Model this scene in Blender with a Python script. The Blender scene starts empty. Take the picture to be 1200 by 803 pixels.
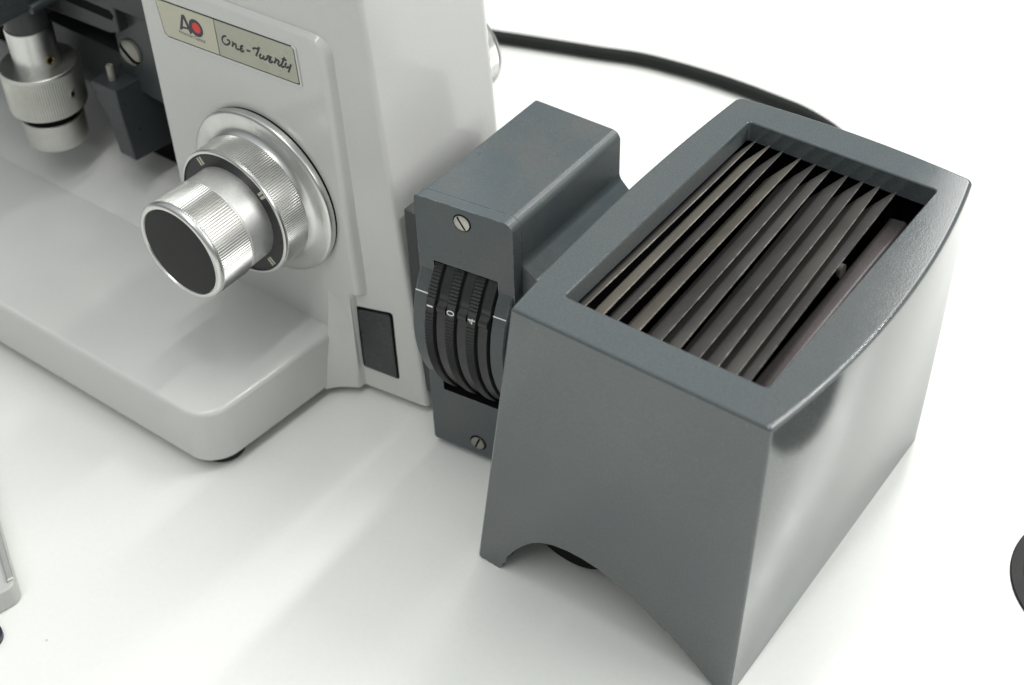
import bpy, bmesh, math, random
from mathutils import Vector, Matrix
random.seed(7)
C = bpy.context.scene.collection
SC = bpy.context.scene
U = 0.01                                   # everything below is written in centimetres
PI = math.pi

# ------------------------------------------------------------------ materials
def nodes(name):
    m = bpy.data.materials.new(name); m.use_nodes = True
    nt = m.node_tree
    return m, nt, nt.nodes['Principled BSDF']

def N(nt, t, **k):
    n = nt.nodes.new(t)
    for a, b in k.items():
        if a in n.inputs: n.inputs[a].default_value = b
        else: setattr(n, a, b)
    return n

def paint(name, col, col2, rough, speck=0.0, bump=0.0, wear_or_glint=None, coat=0.0, spec=0.5, metal=0.0, smudge=0.12, nscale=14.0, fscale=1400.0):
    """painted or plated surface: slow colour drift, fine speckle, smudgy gloss, a little orange peel"""
    m, nt, b = nodes(name)
    tc = N(nt, 'ShaderNodeTexCoord')
    n1 = N(nt, 'ShaderNodeTexNoise', Scale=nscale, Detail=5.0, Roughness=0.6)
    n2 = N(nt, 'ShaderNodeTexNoise', Scale=fscale, Detail=2.0, Roughness=0.6)
    for n in (n1, n2): nt.links.new(tc.outputs['Object'], n.inputs['Vector'])
    mx = N(nt, 'ShaderNodeMix', data_type='RGBA')
    mx.inputs['A'].default_value = (*col, 1); mx.inputs['B'].default_value = (*col2, 1)
    mr = N(nt, 'ShaderNodeMapRange'); mr.inputs['From Min'].default_value = .35; mr.inputs['From Max'].default_value = .65
    nt.links.new(n1.outputs['Fac'], mr.inputs['Value']); nt.links.new(mr.outputs['Result'], mx.inputs['Factor'])
    out = mx.outputs['Result']
    if speck:
        m2 = N(nt, 'ShaderNodeMapRange'); m2.inputs['From Min'].default_value = .3; m2.inputs['From Max'].default_value = .7
        m2.inputs['To Min'].default_value = 1 - speck; m2.inputs['To Max'].default_value = 1 + speck
        nt.links.new(n2.outputs['Fac'], m2.inputs['Value'])
        vm = N(nt, 'ShaderNodeVectorMath', operation='SCALE')
        nt.links.new(out, vm.inputs[0]); nt.links.new(m2.outputs['Result'], vm.inputs['Scale'])
        out = vm.outputs['Vector']
    if wear_or_glint:  # lighter edges: worn paint, and painted highlights on the louvre blades
        wc, amt = wear_or_glint
        bv = N(nt, 'ShaderNodeBevel', samples=6); bv.inputs['Radius'].default_value = 0.0006
        ge = N(nt, 'ShaderNodeNewGeometry')
        dt = N(nt, 'ShaderNodeVectorMath', operation='DOT_PRODUCT')
        nt.links.new(bv.outputs['Normal'], dt.inputs[0]); nt.links.new(ge.outputs['Normal'], dt.inputs[1])
        r1 = N(nt, 'ShaderNodeMapRange'); r1.inputs['From Min'].default_value = .995; r1.inputs['From Max'].default_value = .93
        nt.links.new(dt.outputs['Value'], r1.inputs['Value'])
        n3 = N(nt, 'ShaderNodeTexNoise', Scale=260.0, Detail=4.0, Roughness=.7)
        nt.links.new(tc.outputs['Object'], n3.inputs['Vector'])
        r2 = N(nt, 'ShaderNodeMapRange'); r2.inputs['From Min'].default_value = .47; r2.inputs['From Max'].default_value = .62; r2.inputs['To Max'].default_value = amt
        nt.links.new(n3.outputs['Fac'], r2.inputs['Value'])
        mm = N(nt, 'ShaderNodeMath', operation='MULTIPLY')
        nt.links.new(r1.outputs['Result'], mm.inputs[0]); nt.links.new(r2.outputs['Result'], mm.inputs[1])
        mw = N(nt, 'ShaderNodeMix', data_type='RGBA'); mw.inputs['B'].default_value = (*wc, 1)
        nt.links.new(out, mw.inputs['A']); nt.links.new(mm.outputs['Value'], mw.inputs['Factor'])
        out = mw.outputs['Result']
    nt.links.new(out, b.inputs['Base Color'])
    rr = N(nt, 'ShaderNodeMapRange'); rr.inputs['To Min'].default_value = max(.02, rough - smudge*.5); rr.inputs['To Max'].default_value = rough + smudge*.5
    rr.inputs['From Min'].default_value = .3; rr.inputs['From Max'].default_value = .7
    n4 = N(nt, 'ShaderNodeTexNoise', Scale=55.0, Detail=6.0, Roughness=.65)
    nt.links.new(tc.outputs['Object'], n4.inputs['Vector'])
    nt.links.new(n4.outputs['Fac'], rr.inputs['Value']); nt.links.new(rr.outputs['Result'], b.inputs['Roughness'])
    b.inputs['Metallic'].default_value = metal
    b.inputs['Specular IOR Level'].default_value = spec
    if coat:
        b.inputs['Coat Weight'].default_value = coat; b.inputs['Coat Roughness'].default_value = .06
    if bump:
        bp = N(nt, 'ShaderNodeBump'); bp.inputs['Strength'].default_value = bump; bp.inputs['Distance'].default_value = .0002
        nt.links.new(n2.outputs['Fac'], bp.inputs['Height']); nt.links.new(bp.outputs['Normal'], b.inputs['Normal'])
    return m

M = {}
M['grey'] = paint('grey_enamel', (.66, .658, .638), (.635, .633, .614), .14, .02, .05, wear_or_glint=((.62, .62, .60), .5), smudge=.10)
M['slate'] = paint('slate_enamel', (.089, .097, .097), (.073, .090, .096), .09, .16, .07, wear_or_glint=((.26, .29, .30), .5), smudge=.06, spec=.9, fscale=1900)
M['slate2'] = paint('slate_worn_enamel', (.090, .098, .098), (.068, .087, .095), .32, .15, .25, wear_or_glint=((.30, .33, .34), .7), smudge=.12, nscale=38, fscale=1900)
M['alu'] = paint('turned_aluminium', (.74, .74, .72), (.66, .66, .64), .31, .03, .0, metal=1.0, smudge=.06, nscale=60)
M['alu_soft'] = paint('scuffed_aluminium', (.86, .86, .84), (.74, .74, .72), .46, .05, .1, metal=.85, smudge=.16, nscale=110)
M['grime'] = paint('grimy_aluminium', (.36, .35, .33), (.26, .25, .23), .5, .1, .0, metal=.8, nscale=90)
M['alu_matt'] = paint('matt_aluminium', (.70, .70, .665), (.60, .60, .56), .40, .05, .1, metal=1.0, smudge=.12, nscale=50)
M['black'] = paint('black_lacquer', (.008, .008, .009), (.010, .010, .010), .10, .1, .02, smudge=.04, spec=.14)
M['satin'] = paint('black_satin', (.015, .015, .016), (.022, .021, .021), .33, .25, .15, smudge=.12, spec=.35)
M['wheel'] = paint('black_wheel_plastic', (.020, .020, .021), (.028, .028, .028), .38, .25, .15, smudge=.16)
M['cover'] = paint('charcoal_plastic', (.040, .042, .044), (.030, .031, .033), .28, .15, .1, smudge=.2, nscale=60)
M['void'] = paint('black_interior_and_shade', (.007, .006, .006), (.010, .009, .009), .8, .2, .1, spec=.1)  # black for interiors, also the painted shade of gaps
M['slat'] = paint('burnished_dark_steel', (.28, .27, .25), (.19, .185, .18), .34, .16, .12, wear_or_glint=((.55, .52, .46), .9), metal=.55, smudge=.16, nscale=30, fscale=2600)  # all three blade steels: edge highlights painted in as lighter worn edges
M['slat_b'] = paint('burnished_steel_brown', (.42, .39, .335), (.28, .26, .23), .33, .16, .12, wear_or_glint=((.60, .56, .48), .9), metal=.55, smudge=.16, nscale=30, fscale=2600)
M['slat_d'] = paint('burnished_steel_dark', (.20, .195, .19), (.145, .14, .138), .36, .2, .12, wear_or_glint=((.5, .48, .44), .9), metal=.5, smudge=.16, nscale=30, fscale=2600)
M['bar'] = paint('plum_brown_metal', (.115, .099, .101), (.09, .078, .081), .36, .2, .2, metal=.3, fscale=2600)
M['dark'] = paint('dark_grey_metal', (.045, .048, .050), (.034, .036, .038), .42, .2, .1)
M['teal'] = paint('dark_slate_enamel', (.046, .053, .055), (.038, .046, .048), .30, .1, .1)
M['plateA'] = paint('ivory_plate', (.57, .56, .43), (.54, .53, .41), .22, .03)
M['plateB'] = paint('champagne_plate', (.46, .46, .37), (.43, .43, .345), .25, .04)
M['ink'] = paint('black_ink', (.012, .012, .014), (.012, .012, .014), .35)
M['navy'] = paint('navy_ink', (.018, .014, .035), (.018, .014, .035), .35)
M['red'] = paint('red_ink', (.75, .025, .01), (.70, .02, .01), .35)
M['white'] = paint('white_fill', (.82, .82, .78), (.78, .78, .75), .45)
M['screw'] = paint('nickel_screw', (.55, .54, .48), (.42, .41, .36), .33, .08, .1, metal=.9, nscale=200)
M['screw_dull'] = paint('dull_nickel_screw', (.34, .33, .29), (.27, .26, .23), .5, .08, .1, metal=.3, nscale=120)
M['brass'] = paint('brass', (.50, .36, .14), (.42, .30, .12), .3, .05, metal=1.0)
M['rubber'] = paint('black_rubber', (.016, .016, .017), (.021, .021, .021), .5, .2, .3, spec=.25)
M['cordm'] = paint('black_cord', (.018, .020, .019), (.022, .024, .023), .6, .1, .2, spec=.15)
M['case'] = paint('pale_grey_case', (.50, .50, .48), (.47, .47, .45), .35, .02)
M['yellow'] = paint('yellow_card', (.72, .60, .20), (.68, .56, .2), .5)
M['table'] = paint('white_laminate', (.80, .805, .77), (.775, .785, .75), .20, .012, .02, smudge=.10, nscale=5.0, fscale=500, spec=.5)

def specks(m, scale, size, dark):
    """sparse dust and tiny dents on the laminate"""
    nt = m.node_tree; b = nt.nodes['Principled BSDF']; old = b.inputs['Base Color'].links[0].from_socket
    tc = N(nt, 'ShaderNodeTexCoord'); wob = N(nt, 'ShaderNodeTexNoise', Scale=900.0)
    nt.links.new(tc.outputs['Object'], wob.inputs['Vector'])
    v = N(nt, 'ShaderNodeTexVoronoi', Scale=scale); nt.links.new(tc.outputs['Object'], v.inputs['Vector'])
    d = N(nt, 'ShaderNodeMath', operation='ADD'); sc = N(nt, 'ShaderNodeMath', operation='MULTIPLY'); sc.inputs[1].default_value = .03
    nt.links.new(wob.outputs['Fac'], sc.inputs[0]); nt.links.new(v.outputs['Distance'], d.inputs[0]); nt.links.new(sc.outputs[0], d.inputs[1])
    sep = N(nt, 'ShaderNodeSeparateColor'); nt.links.new(v.outputs['Color'], sep.inputs[0])
    th = N(nt, 'ShaderNodeMath', operation='MULTIPLY_ADD'); th.inputs[1].default_value = size; th.inputs[2].default_value = 0.0
    pw = N(nt, 'ShaderNodeMath', operation='POWER'); pw.inputs[1].default_value = 5.0
    nt.links.new(sep.outputs[0], pw.inputs[0]); nt.links.new(pw.outputs[0], th.inputs[0])
    lt = N(nt, 'ShaderNodeMath', operation='LESS_THAN'); nt.links.new(d.outputs[0], lt.inputs[0]); nt.links.new(th.outputs[0], lt.inputs[1])
    mul = N(nt, 'ShaderNodeMath', operation='MULTIPLY'); mul.inputs[1].default_value = dark; nt.links.new(lt.outputs[0], mul.inputs[0])
    mx = N(nt, 'ShaderNodeMix', data_type='RGBA'); mx.inputs['B'].default_value = (.22, .20, .16, 1)
    nt.links.new(old, mx.inputs['A']); nt.links.new(mul.outputs[0], mx.inputs['Factor']); nt.links.new(mx.outputs['Result'], b.inputs['Base Color'])
specks(M['table'], 55, .05, .42)
specks(M['slate'], 260, .10, .55)
specks(M['slate2'], 260, .10, .5)
specks(M['slat_d'], 420, .12, .8); specks(M['slat'], 420, .12, .8)

# ------------------------------------------------------------------ geometry helpers (centimetres)
def new_mesh(name, bm, mats, parent=None, sharp=35, kind=None):
    bmesh.ops.recalc_face_normals(bm, faces=bm.faces)
    me = bpy.data.meshes.new(name)
    bm.to_mesh(me); bm.free()
    me.transform(Matrix.Scale(U, 4))
    for p in me.polygons: p.use_smooth = True
    me.set_sharp_from_angle(angle=math.radians(sharp))
    if not isinstance(mats, (list, tuple)): mats = [mats]
    for m in mats: me.materials.append(m)
    o = bpy.data.objects.new(name, me); C.objects.link(o)
    wn = o.modifiers.new('normals', 'WEIGHTED_NORMAL'); wn.keep_sharp = True; wn.weight = 80
    if parent is not None:
        o.parent = parent
        if parent.type == 'EMPTY':
            o.matrix_parent_inverse = Matrix.Translation(-world_loc(parent))
        elif parent.parent is not None or parent.get('_root'):
            pass
    return o

def world_loc(o):
    return Vector(o.location)

def thing(name, loc, label, cat, group=None):
    o = bpy.data.objects.new(name, None); C.objects.link(o)
    o.location = Vector(loc)*U; o.empty_display_size = .01
    o['label'] = label; o['category'] = cat
    if group: o['group'] = group
    return o

def fillet(pts, rad, n=6):
    """round the corners of a closed 2-D outline; rad is one radius or one per point"""
    out = []; L = len(pts)
    for i, p in enumerate(pts):
        r = rad[i] if isinstance(rad, (list, tuple)) else rad
        a = Vector(pts[i-1]); b = Vector(p); c = Vector(pts[(i+1) % L])
        if r <= 0: out.append((b.x, b.y)); continue
        u = (a-b); v = (c-b); lu, lv = u.length, v.length; u.normalize(); v.normalize()
        ang = math.acos(max(-1, min(1, u.dot(v))))
        if ang > PI - .02: out.append((b.x, b.y)); continue
        d = min(r/math.tan(ang/2), lu*.49, lv*.49); r2 = d*math.tan(ang/2)
        bis = (u+v).normalized(); cen = b + bis*(r2/math.sin(ang/2))
        s = b+u*d - cen; e = b+v*d - cen
        a0 = math.atan2(s.y, s.x); a1 = math.atan2(e.y, e.x); da = (a1-a0+PI) % (2*PI) - PI
        for k in range(n+1):
            t = a0 + da*k/n; out.append((cen.x+r2*math.cos(t), cen.y+r2*math.sin(t)))
    return out

def prism(bm, prof, f0, f1, mi=0):
    """closed outline extruded: f0 / f1 turn a 2-D point into its two 3-D ends"""
    A = [bm.verts.new(f0(*p)) for p in prof]; B = [bm.verts.new(f1(*p)) for p in prof]
    n = len(prof); fs = []
    for i in range(n):
        fs.append(bm.faces.new((A[i], A[(i+1) % n], B[(i+1) % n], B[i])))
    fs.append(bm.faces.new(A)); fs.append(bm.faces.new(list(reversed(B))))
    for f in fs: f.material_index = mi
    return fs

def loft(bm, rings, cap=True, mi=0):
    R = [[bm.verts.new(p) for p in r] for r in rings]; n = len(rings[0])
    for a, b in zip(R, R[1:]):
        for i in range(n):
            f = bm.faces.new((a[i], a[(i+1) % n], b[(i+1) % n], b[i])); f.material_index = mi
    if cap:
        for r in (R[0], R[-1]):
            f = bm.faces.new(r); f.material_index = mi

def box(bm, x0, x1, y0, y1, z0, z1, mi=0):
    prism(bm, [(x0, y0), (x1, y0), (x1, y1), (x0, y1)], lambda a, b: (a, b, z0), lambda a, b: (a, b, z1), mi)

def lathe(bm, prof, place, n=96, mi=0, teeth_amp=0.0, closed=True):
    """prof: (axial, radius, knurled?) ; place(axial, r, angle) -> point; knurled rings cut every 2nd pair of points down, grooves get material 1"""
    rings = []
    for ax, r, kn in prof:
        rings.append([bm.verts.new(place(ax, r - (teeth_amp if kn and k % 4 in (2, 3) else 0), 2*PI*k/n)) for k in range(n)])
    for (a, b), (pa, pb) in zip(zip(rings, rings[1:]), zip(prof, prof[1:])):
        for i in range(n):
            f = bm.faces.new((a[i], a[(i+1) % n], b[(i+1) % n], b[i]))
            f.material_index = 1 if (pa[2] and pb[2] and i % 4 == 2) else mi
    if closed:
        for r in (rings[0], rings[-1]):
            f = bm.faces.new(r); f.material_index = mi

def tube(bm, pts, r, n=14, mi=0):
    pts = [Vector(p) for p in pts]; rings = []
    up = Vector((0, 0, 1)); prev = None
    for i, p in enumerate(pts):
        t = (pts[min(i+1, len(pts)-1)] - pts[max(i-1, 0)]).normalized()
        s = t.cross(up)
        if s.length < 1e-3: s = t.cross(Vector((1, 0, 0)))
        s.normalize(); q = s.cross(t).normalized()
        rings.append([p + s*r*math.cos(2*PI*k/n) + q*r*math.sin(2*PI*k/n) for k in range(n)])
    loft(bm, rings, True, mi)

def smooth_path(pts, k=8):
    P = [Vector(p) for p in pts]; out = []
    for i in range(len(P)-1):
        p0 = P[max(i-1, 0)]; p1 = P[i]; p2 = P[i+1]; p3 = P[min(i+2, len(P)-1)]
        for j in range(k):
            t = j/k
            out.append(.5*((2*p1)+(-p0+p2)*t+(2*p0-5*p1+4*p2-p3)*t*t+(-p0+3*p1-3*p2+p3)*t**3))
    out.append(P[-1]); return out

def boolean(o, bm, mats, op='DIFFERENCE'):
    bmesh.ops.recalc_face_normals(bm, faces=bm.faces)
    me = bpy.data.meshes.new('cut'); bm.to_mesh(me); bm.free(); me.transform(Matrix.Scale(U, 4))
    for m in mats: me.materials.append(m)
    c = bpy.data.objects.new('cut', me); C.objects.link(c)
    md = o.modifiers.new('b', 'BOOLEAN'); md.operation = op; md.object = c; md.solver = 'EXACT'
    md.material_mode = 'TRANSFER'
    bake(o); bpy.data.objects.remove(c); bpy.data.meshes.remove(me)

def bake(o, sharp=35):
    for md in list(o.modifiers):
        if md.type == 'WEIGHTED_NORMAL': o.modifiers.remove(md)
    dg = bpy.context.evaluated_depsgraph_get(); dg.update()
    me = bpy.data.meshes.new_from_object(o.evaluated_get(dg))
    o.modifiers.clear(); o.data = me
    for p in me.polygons: p.use_smooth = True
    me.set_sharp_from_angle(angle=math.radians(sharp))
    wn = o.modifiers.new('normals', 'WEIGHTED_NORMAL'); wn.keep_sharp = True; wn.weight = 80

def bevel(o, w, seg=3, ang=40):
    md = o.modifiers.new('bevel', 'BEVEL'); md.width = w*U; md.segments = seg; md.limit_method = 'ANGLE'
    md.angle_limit = math.radians(ang); md.harden_normals = False
    bake(o, 50)

def text_mesh(body, size):
    cu = bpy.data.curves.new('t', 'FONT'); cu.body = body; cu.size = size; cu.extrude = 0; cu.resolution_u = 6
    o = bpy.data.objects.new('t', cu); C.objects.link(o)
    dg = bpy.context.evaluated_depsgraph_get(); dg.update()
    me = bpy.data.meshes.new_from_object(o.evaluated_get(dg))
    bpy.data.objects.remove(o); bpy.data.curves.remove(cu)
    bm = bmesh.new(); bm.from_mesh(me); bpy.data.meshes.remove(me)
    return bm

def arc(c, r, a0, a1, n):
    return [(c[0]+r*math.cos(a0+(a1-a0)*k/n), c[1]+r*math.sin(a0+(a1-a0)*k/n)) for k in range(n+1)]

# ------------------------------------------------------------------ setting: the table
bm = bmesh.new()
prism(bm, [(-60, -45), (210, -45), (210, 170), (-60, 170)], lambda a, b: (a, b, -2.5), lambda a, b: (a, b, 0))
t = new_mesh('table_top', bm, M['table']); t['kind'] = 'structure'

# ------------------------------------------------------------------ microscope
mic = thing('microscope', (33.5, 45, 0), 'light grey microscope stand with silver focus knobs and a name plate', 'microscope')
# base
bm = bmesh.new()
plan = fillet([(23.3, 32.48), (30.3, 31.86), (37.0, 31.86), (43.3, 32.4), (43.6, 62), (23.33, 62)],
              [1.35, 0, 0, 1.2, 1.5, 1.5], 12)
def inset(pl, d):
    out = []; n = len(pl)
    for i in range(n):
        a, b, c = Vector(pl[i-1]), Vector(pl[i]), Vector(pl[(i+1) % n])
        t = (c-a)
        if t.length < 1e-9: out.append(tuple(b)); continue
        t.normalize(); nn = Vector((-t.y, t.x)); out.append((b.x+nn.x*d, b.y+nn.y*d))
    return out
area = sum(plan[i-1][0]*plan[i][1]-plan[i][0]*plan[i-1][1] for i in range(len(plan)))
sg = 1 if area > 0 else -1
rings = []
for z, d in ((.5, .10), (.56, .02), (.65, 0), (2.84, .02), (2.93, .04), (3.0, .09), (3.045, .15), (3.06, .23)):
    rings.append([(x, y, z) for x, y in inset(plan, sg*d)])
loft(bm, rings)
base = new_mesh('base', bm, M['grey'], mic, 50)
# low ramp on the deck in front of the arm
bm = bmesh.new()
prism(bm, [(30.0, 3.04), (30.3, 3.12), (32.3, 3.72), (32.7, 3.78), (36.8, 3.78), (37.2, 3.04)], lambda a, b: (a, 39.5, b), lambda a, b: (a, 60, b))
new_mesh('raised_deck', bm, M['grey'], mic, 12)
for (fx, fy) in ((24.75, 33.6), (42.3, 33.8)):
    bm = bmesh.new()
    lathe(bm, [(0, .78, 0), (.06, .85, 0), (.45, .85, 0), (.52, .8, 0)], lambda a, r, t: (fx-.05+r*math.cos(t), fy-.13+r*math.sin(t), a), 40)
    new_mesh('rubber_foot', bm, M['rubber'], mic)
# arm : plan outline lofted upwards
def arm_ring(z, d=0):
    k = .072*z
    o = [(30.22, 39.6), (30.22, 31.0), (30.62, 28.0+k), (36.9, 28.0+k), (37.3, 31.0), (37.3, 39.6)]
    o = fillet(o, [.12, .15, .22, .5, .3, .12], 6)
    return [(x, y, z) for x, y in o]
bm = bmesh.new(); loft(bm, [arm_ring(z) for z in (.42, .5, 3, 6, 9, 12, 15, 18, 21, 24)])
arm = new_mesh('arm', bm, M['grey'], mic, 40)
# raised side panel with rounded rim, outline in (Y, z)
pan = fillet([(39.62, .45), (39.62, 16.9), (36.2, 16.25), (30.62, 16.42), (30.37, 5.35), (30.86, 5.22), (30.95, .45)], [0, 0, 4, .65, .45, .2, 0], 8)
bm = bmesh.new()
pr = [(y, z) for y, z in pan]
ar = sum(pr[i-1][0]*pr[i][1]-pr[i][0]*pr[i-1][1] for i in range(len(pr))); s2 = 1 if ar > 0 else -1
rg = []
for x, d in ((30.5, -.13), (30.38, -.11), (30.30, -.07), (30.23, -.03), (30.16, .0), (30.10, .03), (30.04, .07), (29.99, .13), (29.96, .20), (29.95, .28)):
    rg.append([(x, y, z) for y, z in inset(pr, s2*d)])
loft(bm, rg)
new_mesh('side_panel', bm, M['grey'], arm, 50)
bm = bmesh.new()       # foot of the arm flares out to meet the side of the base
foot = [(29.05, 32.0), (29.25, 31.86), (29.45, 31.68), (29.62, 31.45), (29.76, 31.2), (29.86, 31.03), (29.95, 30.93), (30.3, 30.93), (30.3, 32.0)]
loft(bm, [[(30.0-(30.0-x)*k if x < 30 else x, y, z) for x, y in foot] for z, k in ((.45, 1.0), (1, .92), (1.6, .80), (2.2, .64), (2.8, .48), (3.4, .34), (4.0, .22), (4.6, .12), (5.1, .05))])
new_mesh('arm_foot', bm, M['grey'], arm, 50)
# black cover inset in the flank
fl = lambda s, z, o: (30.2 + s*.1483 - o*.989, 31 - s*.989 - o*.1483, z)    # along the flank, o = outwards
bm = bmesh.new()
prism(bm, fillet([(.12, 4.60), (1.77, 4.85), (1.79, 1.40), (.12, 1.45)], .12, 4), lambda s, z: fl(s, z, -.2), lambda s, z: fl(s, z, .0))
cov = new_mesh('cover_recess', bm, M['void'], arm)
bm = bmesh.new()
prism(bm, fillet([(.24, 4.52), (1.69, 4.76), (1.71, 1.48), (.22, 1.53)], .12, 4), lambda s, z: fl(s, z, -.2), lambda s, z: fl(s, z, .07))
cov = new_mesh('cover_plate', bm, M['cover'], arm); bevel(cov, .04, 2)
cov['label'] = 'small black cover plate low on the grey arm'

# ---- name plate, outline in (Y, z)
XP = 29.95
px = lambda d: (lambda y, z: (XP-d, y, z))
pl_out = [(38.62, 15.50), (38.26, 15.53), (32.02, 15.79), (31.90, 15.70), (31.84, 14.36), (31.92, 14.31), (38.28, 14.03), (38.46, 14.14)]
bm = bmesh.new(); prism(bm, pl_out, px(-.2), px(.012))
npl = new_mesh('name_plate', bm, M['dark'], mic)
bm = bmesh.new()      # painted lip round the recess
lip_o = [(38.74, 15.56), (38.30, 15.58), (31.98, 15.85), (31.82, 15.74), (31.76, 14.30), (31.88, 14.22), (38.32, 13.92), (38.56, 14.08)]
for i in range(len(lip_o)):
    j = (i+1) % len(lip_o)
    if i in (0, 1): continue
    prism(bm, [lip_o[i], lip_o[j], pl_out[j], pl_out[i]], px(-.1), px(.045))
lip = new_mesh('plate_lip', bm, M['grey'], npl); 
bm = bmesh.new(); prism(bm, [(38.58, 15.46), (38.25, 15.485), (35.70, 15.59), (35.685, 14.20), (38.28, 14.09), (38.41, 14.18)], px(-.1), px(.05))
new_mesh('ivory_panel', bm, M['plateA'], npl)
bm = bmesh.new(); prism(bm, [(35.66, 15.59), (32.03, 15.745), (31.95, 15.68), (31.90, 14.40), (31.95, 14.36), (35.64, 14.20)], px(-.1), px(.042))
new_mesh('champagne_panel', bm, M['plateB'], npl)
strokes = [
[[35.164,14.973],[35.102,14.992],[35.039,14.981],[35.04,14.916],[35.128,14.811],[35.254,14.754],[35.363,14.779],[35.408,14.872],[35.376,14.99],[35.277,15.083],[35.155,15.118]],
[[34.932,14.963],[34.855,14.963],[34.892,14.877],[34.953,14.776]],
[[34.921,14.832],[34.821,14.936],[34.743,14.942],[34.735,14.885],[34.767,14.794],[34.691,14.758],[34.602,14.796]],
[[34.369,15.005],[34.46,14.969],[34.526,14.898],[34.459,14.878],[34.551,14.809],[34.539,14.743],[34.453,14.754],[34.373,14.827]],
[[34.248,14.872],[34.149,14.888],[34.052,14.892]],
[[33.916,15.032],[33.846,15.093],[33.769,15.114],[33.681,15.129],[33.556,15.219]],
[[33.612,15.158],[33.694,14.996],[33.816,14.793]],
[[33.54,14.975],[33.627,14.854],[33.597,14.779],[33.478,14.836],[33.396,14.95]],
[[33.396,14.95],[33.467,14.829],[33.397,14.797],[33.286,14.881],[33.216,15.002],[33.126,15.028]],
[[33.029,15.014],[33.107,14.997],[33.165,14.924],[33.097,14.915],[33.193,14.839],[33.179,14.78],[33.101,14.791],[33.005,14.873]],
[[32.882,15.027],[32.823,15.011],[32.961,14.803]],
[[32.924,14.869],[32.801,14.992],[32.703,14.984],[32.772,14.842],[32.719,14.792],[32.631,14.865]],
[[32.403,15.236],[32.522,15.02],[32.623,14.836],[32.582,14.786],[32.477,14.856]],
[[32.554,15.121],[32.434,15.13],[32.32,15.149]],
[[32.357,15.041],[32.433,14.892],[32.374,14.839],[32.248,14.92]],
[[32.139,15.054],[32.227,14.864],[32.323,14.67]]]
bm = bmesh.new()
for i, s in enumerate(strokes):
    P = smooth_path([(0, a, b) for a, b in s], 6); w = .040; xx = XP-.0445-.0006*(i % 4)
    Lp, Rp = [], []
    for k, p in enumerate(P):
        tt = (P[min(k+1, len(P)-1)]-P[max(k-1, 0)]).normalized(); nn = Vector((0, -tt.z, tt.y))
        Lp.append(p+nn*w); Rp.append(p-nn*w)
    V = [(bm.verts.new((xx, a.y, a.z)), bm.verts.new((xx, b.y, b.z))) for a, b in zip(Lp, Rp)]
    for a, b in zip(V, V[1:]): bm.faces.new((a[0], b[0], b[1], a[1]))
new_mesh('script_lettering', bm, M['ink'], npl)
bm = bmesh.new()
for i, q in enumerate(([(37.329,15.272),(37.199,15.295),(37.413,14.629),(37.559,14.604)], [(37.316,15.276),(37.173,15.303),(36.907,14.644),(37.042,14.579)], [(37.384,14.782),(37.082,14.824),(37.073,14.743),(37.408,14.689)])):
    bm.faces.new([bm.verts.new((XP-.052-.0008*i, y, z)) for y, z in q])
bm.faces.new([bm.verts.new((XP-.0548, 36.67+y, 14.94+z)) for y, z in arc((0, 0), .345, 0, 2*PI, 47)[:-1]])
new_mesh('monogram', bm, M['navy'], npl)
bm = bmesh.new()
bm.faces.new([bm.verts.new((XP-.0565, 36.65+y, 14.95+z)) for y, z in arc((0, 0), .205, 0, 2*PI, 47)[:-1]])
new_mesh('red_dot', bm, M['red'], npl)
bm = text_mesh('American Optical', 1.0)
xs_ = [v.co.x for v in bm.verts]; x0, x1 = min(xs_), max(xs_); k = 1.33/(x1-x0)
for v in bm.verts:
    x, y = (v.co.x-x0)*k, v.co.y*k*1.15
    v.co = (XP-.053, 37.64-x, 14.44+y)
new_mesh('maker_lettering', bm, M['navy'], npl)

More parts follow.
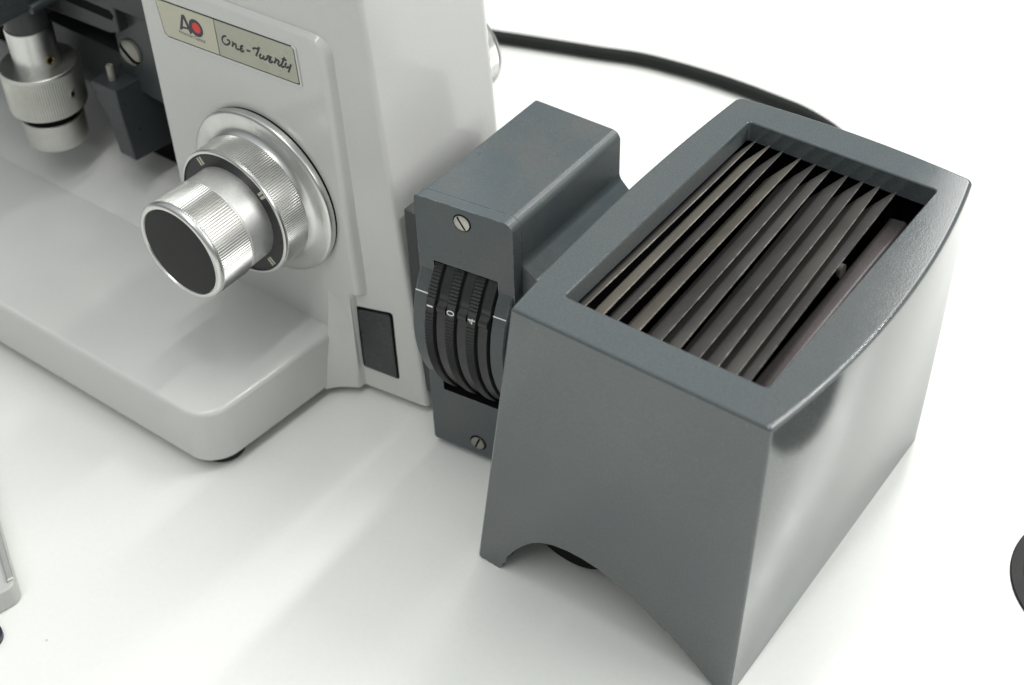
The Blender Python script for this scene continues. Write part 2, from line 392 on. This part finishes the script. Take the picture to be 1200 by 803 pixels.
# ---- focus knobs (near side: axis along -X; far side mirrored)
KY, KZ = 34.37, 8.91
def focus(sign, x_face):
    P = lambda a, r, t: (x_face - sign*a, KY + r*math.cos(t), KZ + r*math.sin(t))
    bm = bmesh.new()      # black disc standing in for the shadow line behind the flange
    lathe(bm, [(-.1, 3.36, 0), (.10, 3.36, 0)], P, 96)
    g = new_mesh('flange_shadow_disc', bm, M['void'], mic)
    bm = bmesh.new()
    lathe(bm, [(.08, 3.25, 0), (.10, 3.38, 0), (.30, 3.39, 0), (.36, 3.35, 0), (.40, 3.27, 0), (.43, 3.05, 0), (.46, 2.80, 0), (.56, 2.64, 0), (.66, 2.59, 0), (.68, 2.57, 0)], P, 160)
    lathe(bm, [(.68, 2.545, 0), (.70, 2.59, 1), (1.74, 2.59, 1), (1.77, 2.545, 0)], P, 720, teeth_amp=.022)
    lathe(bm, [(1.77, 2.545, 0), (1.80, 2.575, 0), (1.86, 2.565, 0), (1.885, 2.52, 0), (1.885, 2.465, 0), (1.79, 2.45, 0), (1.79, 1.5, 0)], P, 160)
    ck = new_mesh('coarse_knob', bm, [M['alu'], M['grime']], mic, 40)
    bm = bmesh.new(); lathe(bm, [(1.7, 2.445, 0), (1.815, 2.445, 0), (1.82, 2.43, 0), (1.82, 1.5, 0)], P, 120)
    ir = new_mesh('index_ring', bm, M['satin'], mic, 40)
    for ang in (53.6, 138.0, -135.2, -38):
        for da in (-2.1, 2.1):
            a = math.radians(ang+da); bm = bmesh.new(); e = Vector((0, math.cos(a), math.sin(a))); f = Vector((0, -math.sin(a), math.cos(a)))
            q = [e*2.05-f*.055, e*2.37-f*.055, e*2.37+f*.055, e*2.05+f*.055]
            bm.faces.new([bm.verts.new((x_face-sign*1.826, KY+p.y, KZ+p.z)) for p in q])
            new_mesh('tick_mark', bm, M['plateA'], ir)
    bm = bmesh.new()
    lathe(bm, [(1.7, 1.91, 0), (2.84, 1.92, 0), (2.865, 1.89, 0), (2.90, 1.89, 0), (2.94, 1.94, 0)], P, 160, mi=2)
    lathe(bm, [(2.94, 1.93, 0), (2.97, 1.985, 1), (4.36, 1.985, 1), (4.39, 1.94, 0)], P, 496, teeth_amp=.028)
    lathe(bm, [(4.39, 1.94, 0), (4.44, 1.98, 0), (4.54, 1.97, 0), (4.60, 1.91, 0), (4.62, 1.83, 0), (4.61, 1.77, 0), (4.54, 1.74, 0), (4.54, 1.0, 0)], P, 160)
    fk = new_mesh('fine_knob', bm, [M['alu'], M['grime'], M['alu_soft']], mic, 40)
    bm = bmesh.new(); lathe(bm, [(4.4, 1.735, 0), (4.555, 1.735, 0), (4.57, 1.71, 0), (4.572, .6, 0)], P, 120)
    new_mesh('cap_disc', bm, M['black'], fk, 40)
focus(1, 29.95); focus(-1, 37.3)

# ---- condenser hanging over the deck
CX, CY = 31.0, 48.6
PZ = lambda a, r, t: (CX + r*math.cos(t), CY + r*math.sin(t), a)
bm = bmesh.new(); lathe(bm, [(8.7, .97, 0), (10.52, .98, 0), (10.6, .95, 0), (10.6, .8, 0)], PZ, 96)
cond = new_mesh('condenser', bm, M['alu'], mic)
bm = bmesh.new()
lathe(bm, [(6.80, 1.50, 0), (6.82, 1.60, 0), (6.86, 1.64, 0)], PZ, 180)
lathe(bm, [(6.86, 1.64, 0), (6.9, 1.66, 1), (8.66, 1.66, 1), (8.72, 1.63, 0)], PZ, 380, teeth_amp=.024)
lathe(bm, [(8.72, 1.63, 0), (8.82, 1.62, 0), (8.86, 1.56, 0), (8.84, .96, 0)], PZ, 180)
kr = new_mesh('knurled_ring', bm, [M['alu_matt'], M['grime']], cond, 40)
bm = bmesh.new(); lathe(bm, [(6.2, 1.2, 0), (6.84, 1.2, 0)], PZ, 64)
new_mesh('groove_collar', bm, M['void'], cond)
bm = bmesh.new()
lathe(bm, [(5.06, .9, 0), (5.05, 1.22, 0), (5.09, 1.29, 0), (5.16, 1.32, 0)], PZ, 160)
lathe(bm, [(5.16, 1.32, 0), (5.2, 1.33, 1), (6.2, 1.345, 1), (6.23, 1.34, 0)], PZ, 320, teeth_amp=.01)
lathe(bm, [(6.23, 1.34, 0), (6.31, 1.35, 0), (6.35, 1.3, 0), (6.33, 1.1, 0)], PZ, 160)
new_mesh('end_ring', bm, [M['alu_matt'], M['alu_matt']], cond, 40)
bm = bmesh.new(); lathe(bm, [(10.5, .92, 0), (13.5, .90, 0)], PZ, 64)
new_mesh('condenser_sleeve', bm, M['dark'], cond)
def radial_disc(name, ang, z, r0, r, m, parent, dep=.03):
    a = math.radians(ang); e = Vector((math.cos(a), math.sin(a), 0)); f = Vector((-math.sin(a), math.cos(a), 0)); u = Vector((0, 0, 1)); c = Vector((CX, CY, z))
    bm = bmesh.new()
    lathe(bm, [(r0-.2, r, 0), (r0+dep, r, 0), (r0+dep, r*.72, 0), (r0+dep*.6, r*.66, 0)], lambda ax, rr, t: c+e*ax+f*rr*math.cos(t)+u*rr*math.sin(t), 24)
    for fc in bm.faces:
        if len(fc.verts) > 6 and (fc.calc_center_median()-c).dot(e) > r0: fc.material_index = 1
    return new_mesh(name, bm, [m, M['void']], parent)
radial_disc('set_screw', -92, 9.25, .98, .20, M['brass'], cond)
radial_disc('set_screw', -84, 7.75, 1.66, .18, M['alu_matt'], cond, .02)
# carrier of the condenser (dark slate block top left) and its rod
bm = bmesh.new()
prism(bm, fillet([(28.7, 47.6), (31.9, 47.6), (35.5, 47.6), (35.5, 60), (28.7, 60)], [.5, 0, .2, .2, .5], 5), lambda a, b: (a, b, 11.69), lambda a, b: (a, b, 15))
car = new_mesh('condenser_carrier', bm, M['teal'], mic); bevel(car, .15, 3)
bm = bmesh.new(); tube(bm, [(30.6, 47.5, 11.82), (36, 47.4, 11.9)], .2, 18)
new_mesh('carrier_rod', bm, M['teal'], mic)
# stage slide, plate, screw, hanging stop block (outlines in (Y, z) at their own depth)
bm = bmesh.new()
prism(bm, [(62, 10.9), (48.2, 10.9), (44.6, 11.0), (44.0, 11.2), (44.0, 12.3), (40, 12.3), (40, 15), (62, 15)], lambda a, b: (32.0, a, b), lambda a, b: (36.0, a, b))
sl = new_mesh('stage_slide', bm, M['dark'], mic); bevel(sl, .1, 2)
bm = bmesh.new()
prism(bm, [(48.5, 11.75), (44.25, 11.72), (44.1, 11.95), (44.3, 12.15), (48.5, 12.15)], lambda a, b: (31.985, a, b), lambda a, b: (32.2, a, b))
new_mesh('slide_groove', bm, M['void'], sl)
bm = bmesh.new()
prism(bm, [(45.0, 8.25), (45.0, 10.55), (44.9, 12.6), (39.8, 12.6), (39.8, 7.85), (42.7, 8.0)], lambda a, b: (32.5, a, b), lambda a, b: (36.5, a, b))
fp = new_mesh('slide_plate', bm, M['teal'], mic); bevel(fp, .08, 2)
bm = bmesh.new()
prism(bm, [(50.5, 6.9), (50.5, 9.35), (45.05, 9.25), (45.05, 6.9)], lambda a, b: (33.0, a, b), lambda a, b: (36.0, a, b))
new_mesh('rear_plate', bm, M['dark'], mic)
bm = bmesh.new()
box(bm, 36.0, 36.6, 39.8, 60, 3.7, 15)
new_mesh('dark_void_box', bm, M['void'], mic)  # black box set in as the dark of the gap behind the stage
bm = bmesh.new()
box(bm, 33.6, 36, 39.9, 47.2, 3.8, 8.4)
new_mesh('dark_lower_box', bm, M['void'], mic)  # plain dark box filling the black zone behind the stop block
def slotted(name, c, n, r, m, parent, slot_ang, dome=.12, sw=.16):
    n = Vector(n).normalized(); u = n.cross(Vector((0, 0, 1))).normalized(); v = u.cross(n).normalized(); c = Vector(c)
    bm = bmesh.new()
    lathe(bm, [(-.15, r, 0), (dome*.5, r, 0), (dome*.9, r*.8, 0), (dome, r*.45, 0), (dome, .02, 0)], lambda a, rr, t: c+n*a+u*rr*math.cos(t)+v*rr*math.sin(t), 40)
    o = new_mesh(name, bm, m, parent, 50)
    bm = bmesh.new(); a = math.radians(slot_ang); d = u*math.cos(a)+v*math.sin(a); e = n.cross(d)
    p0 = [c+d*s*r*1.1+e*q*r*sw+n*.03 for s, q in ((-1, -1), (1, -1), (1, 1), (-1, 1))]
    A = [bm.verts.new(p) for p in p0]; B = [bm.verts.new(p+n*.4) for p in p0]
    for i in range(4): bm.faces.new((A[i], A[(i+1) % 4], B[(i+1) % 4], B[i]))
    bm.faces.new(A); bm.faces.new(B[::-1])
    boolean(o, bm, [M['void']])
    return o
slotted('slide_screw', (32.5, 44.15, 10.07), (-1, 0, 0), .56, M['screw_dull'], fp, 40, .25, .2)
# stop block : front half of plan traced as a leaning block
bm = bmesh.new()
def blk(z, k): return [(31.3, 45.45-k, z), (31.3, 43.65, z), (33.4, 42.9, z), (33.4, 45.3, z)]
loft(bm, [[(31.35, 44.95, 5.42), (31.35, 43.98, 5.36), (35.5, 43.6, 5.2), (35.5, 44.9, 5.3)],
          [(31.3, 45.15, 7.3), (31.3, 44.15, 7.3), (35.5, 43.7, 7.4), (35.5, 45.3, 7.4)],
          [(31.3, 45.68, 8.15), (31.3, 44.2, 8.15), (35.4, 43.8, 8.2), (35.4, 45.5, 8.2)],
          [(31.3, 45.72, 8.78), (31.3, 44.2, 8.82), (35.4, 43.8, 8.8), (35.4, 45.7, 8.8)]])
sb = new_mesh('stop_block', bm, M['teal'], mic); bevel(sb, .07, 2)
bm = bmesh.new(); lathe(bm, [(8.7, .16, 0), (9.45, .16, 0), (9.5, .13, 0)], lambda a, r, t: (31.85+r*math.cos(t), 44.95+r*math.sin(t), a), 24)
new_mesh('stop_pin', bm, M['screw_dull'], sb)

# ------------------------------------------------------------------ filter box with three thumb wheels
fb = thing('filter_box', (33, 25, 0), 'slate grey block with numbered black thumb wheels between grey arm and lamp housing', 'filter box')
shx = lambda y: 29.6 + (26.85-y)*.125           # front plane, slightly turned
bm = bmesh.new()       # cast body behind the front plate; right wall sweeps out towards the lamp
prof = fillet([(26.83, .38), (26.83, 12.03), (23.13, 12.03), (23.13, 10.1), (22.62, 9.6), (20.75, 8.5), (21.75, 1.2), (22.9, .38)], [.1, .16, .36, .45, .4, 0, 0, .3], 7)
prism(bm, prof, lambda y, z: (shx(y)+.47, y, z), lambda y, z: (36.5+.01*(26.8-y), y, z))
bd = new_mesh('filter_body', bm, M['slate2'], fb, 40)
bevel(bd, .06, 3, 50)
bm = bmesh.new()
prof = fillet([(26.86, .35), (26.86, 12.06), (23.10, 12.06), (23.10, .35)], [.12, .14, .36, .2], 7)
prism(bm, prof, lambda y, z: (shx(y), y, z), lambda y, z: (shx(y)+.45, y, z))
fp2 = new_mesh('front_plate', bm, M['slate2'], fb, 40)
bm = bmesh.new()
prism(bm, [(26.26, 3.2), (26.26, 9.42), (23.74, 9.42), (23.74, 3.2)], lambda y, z: (shx(y)-.4, y, z), lambda y, z: (shx(y)+.40, y, z))
boolean(fp2, bm, [M['void']])
bevel(fp2, .05, 2, 50)
# dark mounting block between the arm and the box
bm = bmesh.new(); box(bm, 30.75, 36, 26.6, 28.4, 1.2, 10.0)
new_mesh('mounting_flange', bm, M['dark'], fb)
WX, WZ = 33.96, 6.45
def WP(y, r, a):        # angle measured upwards from the -X direction; sheared with the plate
    return (WX + (26.8-y)*.125 - r*math.cos(a), y, WZ + r*math.sin(a))
def sector(bm, y0, y1, r, a0, a1, n, rin=4.2, ch=.04):
    A = [math.radians(a0+(a1-a0)*k/n) for k in range(n+1)]
    prof = [(y0, rin), (y0, r-ch), (y0-ch, r), (y1+ch, r), (y1, r-ch), (y1, rin)]
    R = [[bm.verts.new(WP(y, rr, a)) for y, rr in prof] for a in A]
    for p, q in zip(R, R[1:]):
        for i in range(len(prof)): bm.faces.new((p[i], p[(i+1) % 6], q[(i+1) % 6], q[i]))
    bm.faces.new(R[0]); bm.faces.new(R[-1][::-1])
for y0, y1 in ((26.83, 26.27), (23.73, 23.15)):
    bm = bmesh.new(); sector(bm, y0, y1, 5.03, -33, 33, 60, 3.6, .05)
    ck = new_mesh('wheel_cheek', bm, M['slate2'], fb, 40)
    bm = bmesh.new()
    a0, a1 = math.radians(19.6), math.radians(20.2)
    ya, yb = (y0-.02, y1+.03) if y0 > 25 else (y0-.02, y1+.05)
    bm.faces.new([bm.verts.new(WP(ya, 5.033, a0)), bm.verts.new(WP(yb, 5.033, a0)), bm.verts.new(WP(yb, 5.033, a1)), bm.verts.new(WP(ya, 5.033, a1))])
    new_mesh('index_line', bm, M['white'], ck)
digits = ('1', '0', '4')
for w in range(3):
    y0 = 26.24 - .83*w
    bm = bmesh.new()
    n = 215; rings = []
    pr = [(0, 4.3, 0), (.0, 5.14, 0), (.02, 5.20, 1), (.34, 5.20, 1), (.36, 5.13, 0), (.37, 5.02, 0), (.43, 5.02, 0), (.45, 5.10, 2), (.79, 5.10, 2), (.81, 5.0, 0), (.82, 4.3, 0)]
    for dy, r, fl_ in pr:
        ring = []
        for k in range(n):
            dg = -80 + 160*k/(n-1); a = math.radians(dg); rr = r
            if fl_ == 1:
                if 13.0 < dg < 18.6: rr = r - .012
                elif k % 2: rr = r - .055
            if fl_ == 2:
                rr = r + .10*math.exp(-((dg-16.0)/1.9)**4) - .05*math.exp(-((dg-19.6)/.9)**2)
            ring.append(bm.verts.new(WP(y0-dy, rr, a)))
        rings.append(ring)
    for p, q in zip(rings, rings[1:]):
        for i in range(n-1): bm.faces.new((p[i], p[i+1], q[i+1], q[i]))
    for k in (0, n-1): bm.faces.new([r_[k] for r_ in rings])
    for i in range(n-1): bm.faces.new((rings[0][i], rings[0][i+1], rings[-1][i+1], rings[-1][i]))
    wh = new_mesh('thumb_wheel', bm, M['wheel'], fb, 40)
    # the engraved digit, reading sideways : its top points to +Y, its right side upwards
    bm = bmesh.new() if digits[w] == '1' else text_mesh(digits[w], .46)
    if digits[w] == '1':
        vs = [bm.verts.new(p) for p in ((0, -.13, 0), (.065, -.13, 0), (.065, .13, 0), (0, .13, 0))]; bm.faces.new(vs)
    cxm = sum(v.co.x for v in bm.verts)/len(bm.verts); ys = [v.co.y for v in bm.verts]; cym = (min(ys)+max(ys))/2
    for v in bm.verts:
        x, y = v.co.x-cxm, v.co.y-cym
        v.co = WP(y0-.18+y*.92, 5.197, math.radians(15.8)+x/5.19)
    new_mesh('digit', bm, M['white'], wh)
nrm = (-1, -.125, 0)
slotted('plate_screw', (shx(25.04)-.0, 25.02, 11.48), nrm, .30, M['screw'], fb, 58, .05, .13)
slotted('plate_screw', (shx(25.0)-.0, 24.9, .98), nrm, .28, M['screw_dull'], fb, -70, .10, .13)
for z in (11.48, .98):
    bm = bmesh.new(); c = Vector((shx(24.99)-.004, 24.99, z)); nn = Vector(nrm).normalized(); uu = nn.cross(Vector((0, 0, 1))).normalized()
    if z < 5: c = Vector((shx(24.9)-.004, 24.9, z))
    else: c = Vector((shx(25.02)-.004, 25.02, z))
    lathe(bm, [(-.1, .35, 0), (.003, .35, 0), (.003, .2, 0)], lambda a, r, t: c+nn*a+uu*r*math.cos(t)+Vector((0, 0, 1))*r*math.sin(t), 40)
    new_mesh('screw_recess', bm, M['void'], fb)

# ------------------------------------------------------------------ lamp housing
lh = thing('lamp_housing', (33, 16, 0), 'slate grey lamp housing with a louvred open top and arched front foot', 'lamp housing')
HT = 12.8
def lamp_outline(z, d=0.0, k=18):
    t = max(0, min(1, z/HT))
    lf = 22.12-1.86*t; lr = 22.12-1.80*t
    rf = 11.74-.24*t**.8; rr = 11.78-.15*t
    xf = 26.08+.06*t; xr = 40.55-.83*t**1.6
    sl_, sr = .30*t, .74*t**.85
    xf += d; xr -= d; lf -= d; lr -= d; rf += d; rr += d
    pts = []
    cr = .35
    # right wall (-Y) from front to rear, rear wall, left wall, front wall
    fr = [(xf, rf), ]
    def wall(a, b, sag, nrm, n):
        out = []
        for i in range(n+1):
            s = i/n; x = a[0]+(b[0]-a[0])*s; y = a[1]+(b[1]-a[1])*s; q = 4*s*(1-s)*sag
            out.append((x+nrm[0]*q, y+nrm[1]*q))
        return out
    A = wall((xf, rf), (xr, rr), sr, (0, -1), k)
    B = wall((xr, rr), (xr, lr), .25*t, (1, 0), 8)
    Cc = wall((xr, lr), (xf, lf), sl_, (0, 1), k)
    D = wall((xf, lf), (xf, rf), 0, (0, 0), 8)
    full = A[:-1]+B[:-1]+Cc[:-1]+D[:-1]
    rad = [0]*len(full)
    i0, i1, i2, i3 = 0, k, k+8, 2*k+8
    rad[i0] = .12; rad[i1] = .3; rad[i2] = .3; rad[i3] = .12
    res = []
    for i, p in enumerate(full):
        if rad[i]:
            f = fillet([full[i-1], p, full[(i+1) % len(full)]], [0, rad[i], 0], 5); res += f[1:-1]
        else: res.append(p)
    return [(x, y, z) for x, y in res]
bm = bmesh.new()
lv = [(0, 0), (.03, 0), (1, 0), (2.2, 0), (3.5, 0), (5, 0), (6.5, 0), (8, 0), (9.5, 0), (11, 0), (12, 0), (12.66, .0), (12.72, .012), (12.765, .04), (12.79, .08), (12.8, .13)]
loft(bm, [lamp_outline(z, d) for z, d in lv])
hs = new_mesh('housing_shell', bm, [M['slate']], lh, 40)
bm = bmesh.new()
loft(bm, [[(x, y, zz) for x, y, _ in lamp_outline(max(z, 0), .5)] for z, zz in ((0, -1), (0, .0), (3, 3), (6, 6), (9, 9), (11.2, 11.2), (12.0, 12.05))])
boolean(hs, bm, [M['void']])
bm = bmesh.new()
op = fillet([(27.52, 19.25), (38.55, 19.25), (38.55, 12.37), (27.52, 12.37)], .12, 4)
def opr(d, z): return [(x, y, z) for x, y in inset(op, d)]
o_ar = sum(op[i-1][0]*op[i][1]-op[i][0]*op[i-1][1] for i in range(len(op))); so = 1 if o_ar > 0 else -1
loft(bm, [opr(0, 11.5), opr(0, 12.74), opr(-.015*so, 12.775), opr(-.05*so, 12.80), opr(-.12*so, 12.87)])
boolean(hs, bm, [M['slate']])
bm = bmesh.new()   # arch and chipped foot, outline in (Y, z)
archp = [(21.16, -.5), (21.13, .05), (21.05, .12), (20.98, .38), (20.84, .55), (20.80, .86), (20.62, 1.15), (20.45, 1.45), (20.3, 1.66), (20.05, 1.98), (19.7, 2.38), (19.3, 2.68), (18.8, 2.9), (18.2, 3.02), (17.6, 3.03), (17.0, 2.96), (16.4, 2.78), (15.8, 2.52), (15.2, 2.22), (14.6, 1.86), (14.28, 1.66), (14.2, 1.68), (13.7, 1.28), (13.2, .9), (12.9, .66), (12.84, .60), (12.55, .36), (12.3, .16), (12.2, .1), (12.1, -.5)]
prism(bm, archp, lambda y, z: (25, y, z), lambda y, z: (26.95, y, z))
boolean(hs, bm, [M['slate']])
bm = bmesh.new()
prism(bm, [(22.6, -.5), (22.6, .13), (22.02, .10), (21.9, .03), (21.75, .05), (21.6, .0), (21.45, .03), (21.3, -.02), (21.0, -.5)], lambda y, z: (25, y, z), lambda y, z: (26.6, y, z))
boolean(hs, bm, [M['slate']])
# louvre blades
TIPS = [18.93, 18.38, 17.86, 17.20, 16.63, 16.07, 15.43, 14.86, 14.28, 13.70]
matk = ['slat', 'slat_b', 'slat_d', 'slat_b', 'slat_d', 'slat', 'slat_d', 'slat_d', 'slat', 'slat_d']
for i, y in enumerate(TIPS):
    yf = [18.93, 18.20, 17.72, 16.95, 16.18, 15.52, 14.84, 14.19, 13.57, 13.12][i] + .02
    dz = random.uniform(-.06, .04); tilt = random.uniform(-.05, .05)
    wid = [.55, .60, .62, .80, .92, .95, .95, .95, .95, .95][i]
    bm = bmesh.new()
    n = 16; top, bot = [], []
    secs = 6
    for j in range(n+1):
        s = j/n; xb = 27.0 + (38.70-27.0)*s
        row = []
        for q in range(secs+1):
            u = q/secs
            x = xb - (1.05*u*max(0, (s-.80)/.20)) + (.0 if s < .999 else 0)
            yy = yf + (y-yf)*s + wid*u + .03*math.sin(PI*s)*(1 if i % 2 else -1)
            zz = 12.15 + dz - (.88*wid+tilt)*u
            row.append((x, yy, zz))
        top.append(row)
    th = .035
    V = [[bm.verts.new(p) for p in r] for r in top]
    W = [[bm.verts.new((p[0], p[1]-th*.5, p[2]-th*.85)) for p in r] for r in top]
    for a in range(n):
        for b in range(secs):
            bm.faces.new((V[a][b], V[a+1][b], V[a+1][b+1], V[a][b+1]))
            bm.faces.new((W[a][b], W[a][b+1], W[a+1][b+1], W[a+1][b]))
        bm.faces.new((V[a][0], W[a][0], W[a+1][0], V[a+1][0])); bm.faces.new((V[a][secs], V[a+1][secs], W[a+1][secs], W[a][secs]))
    for b in range(secs):
        bm.faces.new((V[0][b], V[0][b+1], W[0][b+1], W[0][b])); bm.faces.new((V[n][b], W[n][b], W[n][b+1], V[n][b+1]))
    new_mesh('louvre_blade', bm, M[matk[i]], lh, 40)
# plum-brown strip and screw beside the last blade, lamp core below
bm = bmesh.new()
prism(bm, fillet([(13.72, 11.15), (13.08, 11.20), (13.02, 9.2), (13.72, 9.2)], [.12, .12, 0, 0], 4), lambda y, z: (27.0, y-.2, z), lambda y, z: (38.45, y, z))
new_mesh('side_strip', bm, M['bar'], lh)
bm = bmesh.new(); lathe(bm, [(0, .02, 0), (.0, .24, 0), (.12, .24, 0), (.16, .1, 0), (.16, .02, 0)], lambda a, r, t: (35.3+r*math.cos(t), 13.80+a, 10.95+r*math.sin(t)), 24)
new_mesh('strip_screw', bm, M['screw_dull'], lh)
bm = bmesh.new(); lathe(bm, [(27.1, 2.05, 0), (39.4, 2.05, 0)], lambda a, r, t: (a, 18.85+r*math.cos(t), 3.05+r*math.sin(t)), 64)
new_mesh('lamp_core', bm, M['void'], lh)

# ------------------------------------------------------------------ power cord, grommet, things at the left edge
path = smooth_path([(46, 58, .35), (50, 52, .35), (53.3, 45.6, .35), (54.5, 42.1, .35), (55.3, 39.6, .35), (56.1, 37.0, .35), (56.8, 34.9, .35), (57.15, 32.5, .35), (57.3, 30.1, .35), (57.25, 27.7, .35), (57.0, 25.2, .35), (55.9, 22.6, .35), (53.4, 20.0, .35), (49.5, 18.0, .5), (45.5, 17.0, 1.3), (42.5, 16.6, 2.1), (40.9, 16.5, 2.2)], 8)
bm = bmesh.new(); tube(bm, path, .33, 14)
co = new_mesh('power_cord', bm, M['cordm']); co['label'] = 'thick black power cord lying on the white table behind the lamp housing'; co['category'] = 'cord'

gm = thing('cable_grommet', (37.65, 3.25, 0), 'round black cap set in the white table at its right edge', 'grommet')
bm = bmesh.new()
lathe(bm, [(0.0, 3.34, 0), (.05, 3.34, 0), (.09, 3.30, 0), (.09, 2.9, 0), (.06, 2.86, 0), (.06, .1, 0)], lambda a, r, t: (37.65+r*math.cos(t), 3.25+r*math.sin(t), a), 96)
new_mesh('cap', bm, M['rubber'], gm)

ic = thing('instrument_case', (14.5, 36, 0), 'pale grey flat case with a metal edge strip at the lower left corner', 'case')
def LC(a, b, z):         # a: along the long edge away from the corner, b: across
    e = Vector((1.5, 2.8, 0)).normalized(); f = Vector((-.97, .24, 0)).normalized(); p = Vector((15.2, 34.05, 0))+e*a+f*b
    return (p.x, p.y, z)
bm = bmesh.new()
cp = fillet([(0, 0), (7, 0), (7, 5), (0, 5)], [.35, .5, .5, .5], 6)
prism(bm, cp, lambda a, b: LC(a, b, .02), lambda a, b: LC(a, b, .95))
cs = new_mesh('case_body', bm, M['case'], ic); bevel(cs, .08, 2)
bm = bmesh.new(); prism(bm, [(.25, .02), (6.8, .02), (6.8, .28), (.25, .28)], lambda a, b: LC(a, b, .9), lambda a, b: LC(a, b, 1.08))
st = new_mesh('edge_strip', bm, M['alu_matt'], ic); bevel(st, .04, 2)
rgx = thing('ringed_disc', (13.2, 33.6, 0), 'small dark blue rimmed disc at the left edge just below the pale grey case', 'disc')
bm = bmesh.new()
PR = lambda a, r, t: (13.35+r*math.cos(t), 33.82+r*math.sin(t), a)
lathe(bm, [(.0, .45, 0), (.0, .6, 0), (.2, .6, 0), (.23, .56, 0), (.23, .48, 0), (.12, .46, 0)], PR, 48)
rr_ = new_mesh('rim', bm, M['navy'], rgx)
bm = bmesh.new(); lathe(bm, [(.02, .47, 0), (.14, .47, 0), (.14, .05, 0)], PR, 48)
new_mesh('face', bm, M['yellow'], rgx)

# ------------------------------------------------------------------ light
w = bpy.data.worlds.new('World'); SC.world = w; w.use_nodes = True
bg = w.node_tree.nodes['Background']; bg.inputs['Strength'].default_value = .70
nt = w.node_tree; tc = N(nt, 'ShaderNodeTexCoord'); sx = N(nt, 'ShaderNodeSeparateXYZ'); nt.links.new(tc.outputs['Generated'], sx.inputs[0])
cr = N(nt, 'ShaderNodeValToRGB'); nt.links.new(sx.outputs['Z'], cr.inputs['Fac'])     # a room: dim walls low down, pale ceiling above
e = cr.color_ramp.elements; e[0].position = 0.0; e[0].color = (.20, .205, .20, 1); e[1].position = .85; e[1].color = (.86, .90, .92, 1)
m1 = e.new(.22); m1.color = (.34, .35, .345, 1); m2 = e.new(.45); m2.color = (.62, .65, .66, 1)
nt.links.new(cr.outputs['Color'], bg.inputs['Color'])
def area(name, loc, target, sx, sy, power, col=(1, 1, 1)):
    l = bpy.data.lights.new(name, 'AREA'); l.shape = 'RECTANGLE'; l.size = sx*U; l.size_y = sy*U; l.energy = power; l.color = col
    o = bpy.data.objects.new(name, l); C.objects.link(o); o.location = Vector(loc)*U
    d = (Vector(target)-Vector(loc)).normalized()
    o.rotation_euler = d.to_track_quat('-Z', 'Y').to_euler(); return o
area('window_light', (230, 40, 150), (33, 24, 5), 60, 90, 10, (1, .99, .96))
area('side_light', (110, -150, 130), (33, 20, 5), 130, 90, 18, (1, 1, .98))  # added soft light, brightens rear faces and the right of the table
def ceiling_tube(x, y, z, length, power):
    o = area('tube_light', (x, y, z), (x, y, 0), length, 7, power, (1, 1, .97))
    o.rotation_euler = (0, 0, 0); return o
ceiling_tube(151, -55, 180, 120, 23)
ceiling_tube(100, 31, 180, 200, 13)
ceiling_tube(-60, 8, 180, 150, 9)  # added front fill, keeps the left of the table bright

# ------------------------------------------------------------------ camera
def rotm(pitch, yaw, roll):
    cz, sz, cp, sp = math.cos(yaw), math.sin(yaw), math.cos(pitch), math.sin(pitch)
    f = Vector((cz*cp, sz*cp, -sp)); r = Vector((sz, -cz, 0)); d = f.cross(r)
    cr, sr = math.cos(roll), math.sin(roll)
    return cr*r+sr*d, -sr*r+cr*d, f
r, d, f = rotm(.74644839, .65895561, .03637622)
cam = bpy.data.cameras.new('camera'); co = bpy.data.objects.new('camera', cam); C.objects.link(co)
mt = Matrix((( r.x, -d.x, -f.x, 0), (r.y, -d.y, -f.y, 0), (r.z, -d.z, -f.z, .42), (0, 0, 0, 1)))
co.matrix_world = mt
cam.sensor_width = 36; cam.lens = 1742.67753/1200*36; cam.clip_start = .01; cam.clip_end = 50
cam.dof.use_dof = True; cam.dof.focus_distance = .505; cam.dof.aperture_fstop = 13
SC.camera = co
SC.view_settings.view_transform = 'Standard'; SC.view_settings.look = 'None'; SC.view_settings.exposure = 0; SC.view_settings.gamma = 1
SC.render.engine = 'CYCLES'; SC.cycles.use_denoising = True; SC.cycles.max_bounces = 10
SC.cycles.sample_clamp_indirect = 8
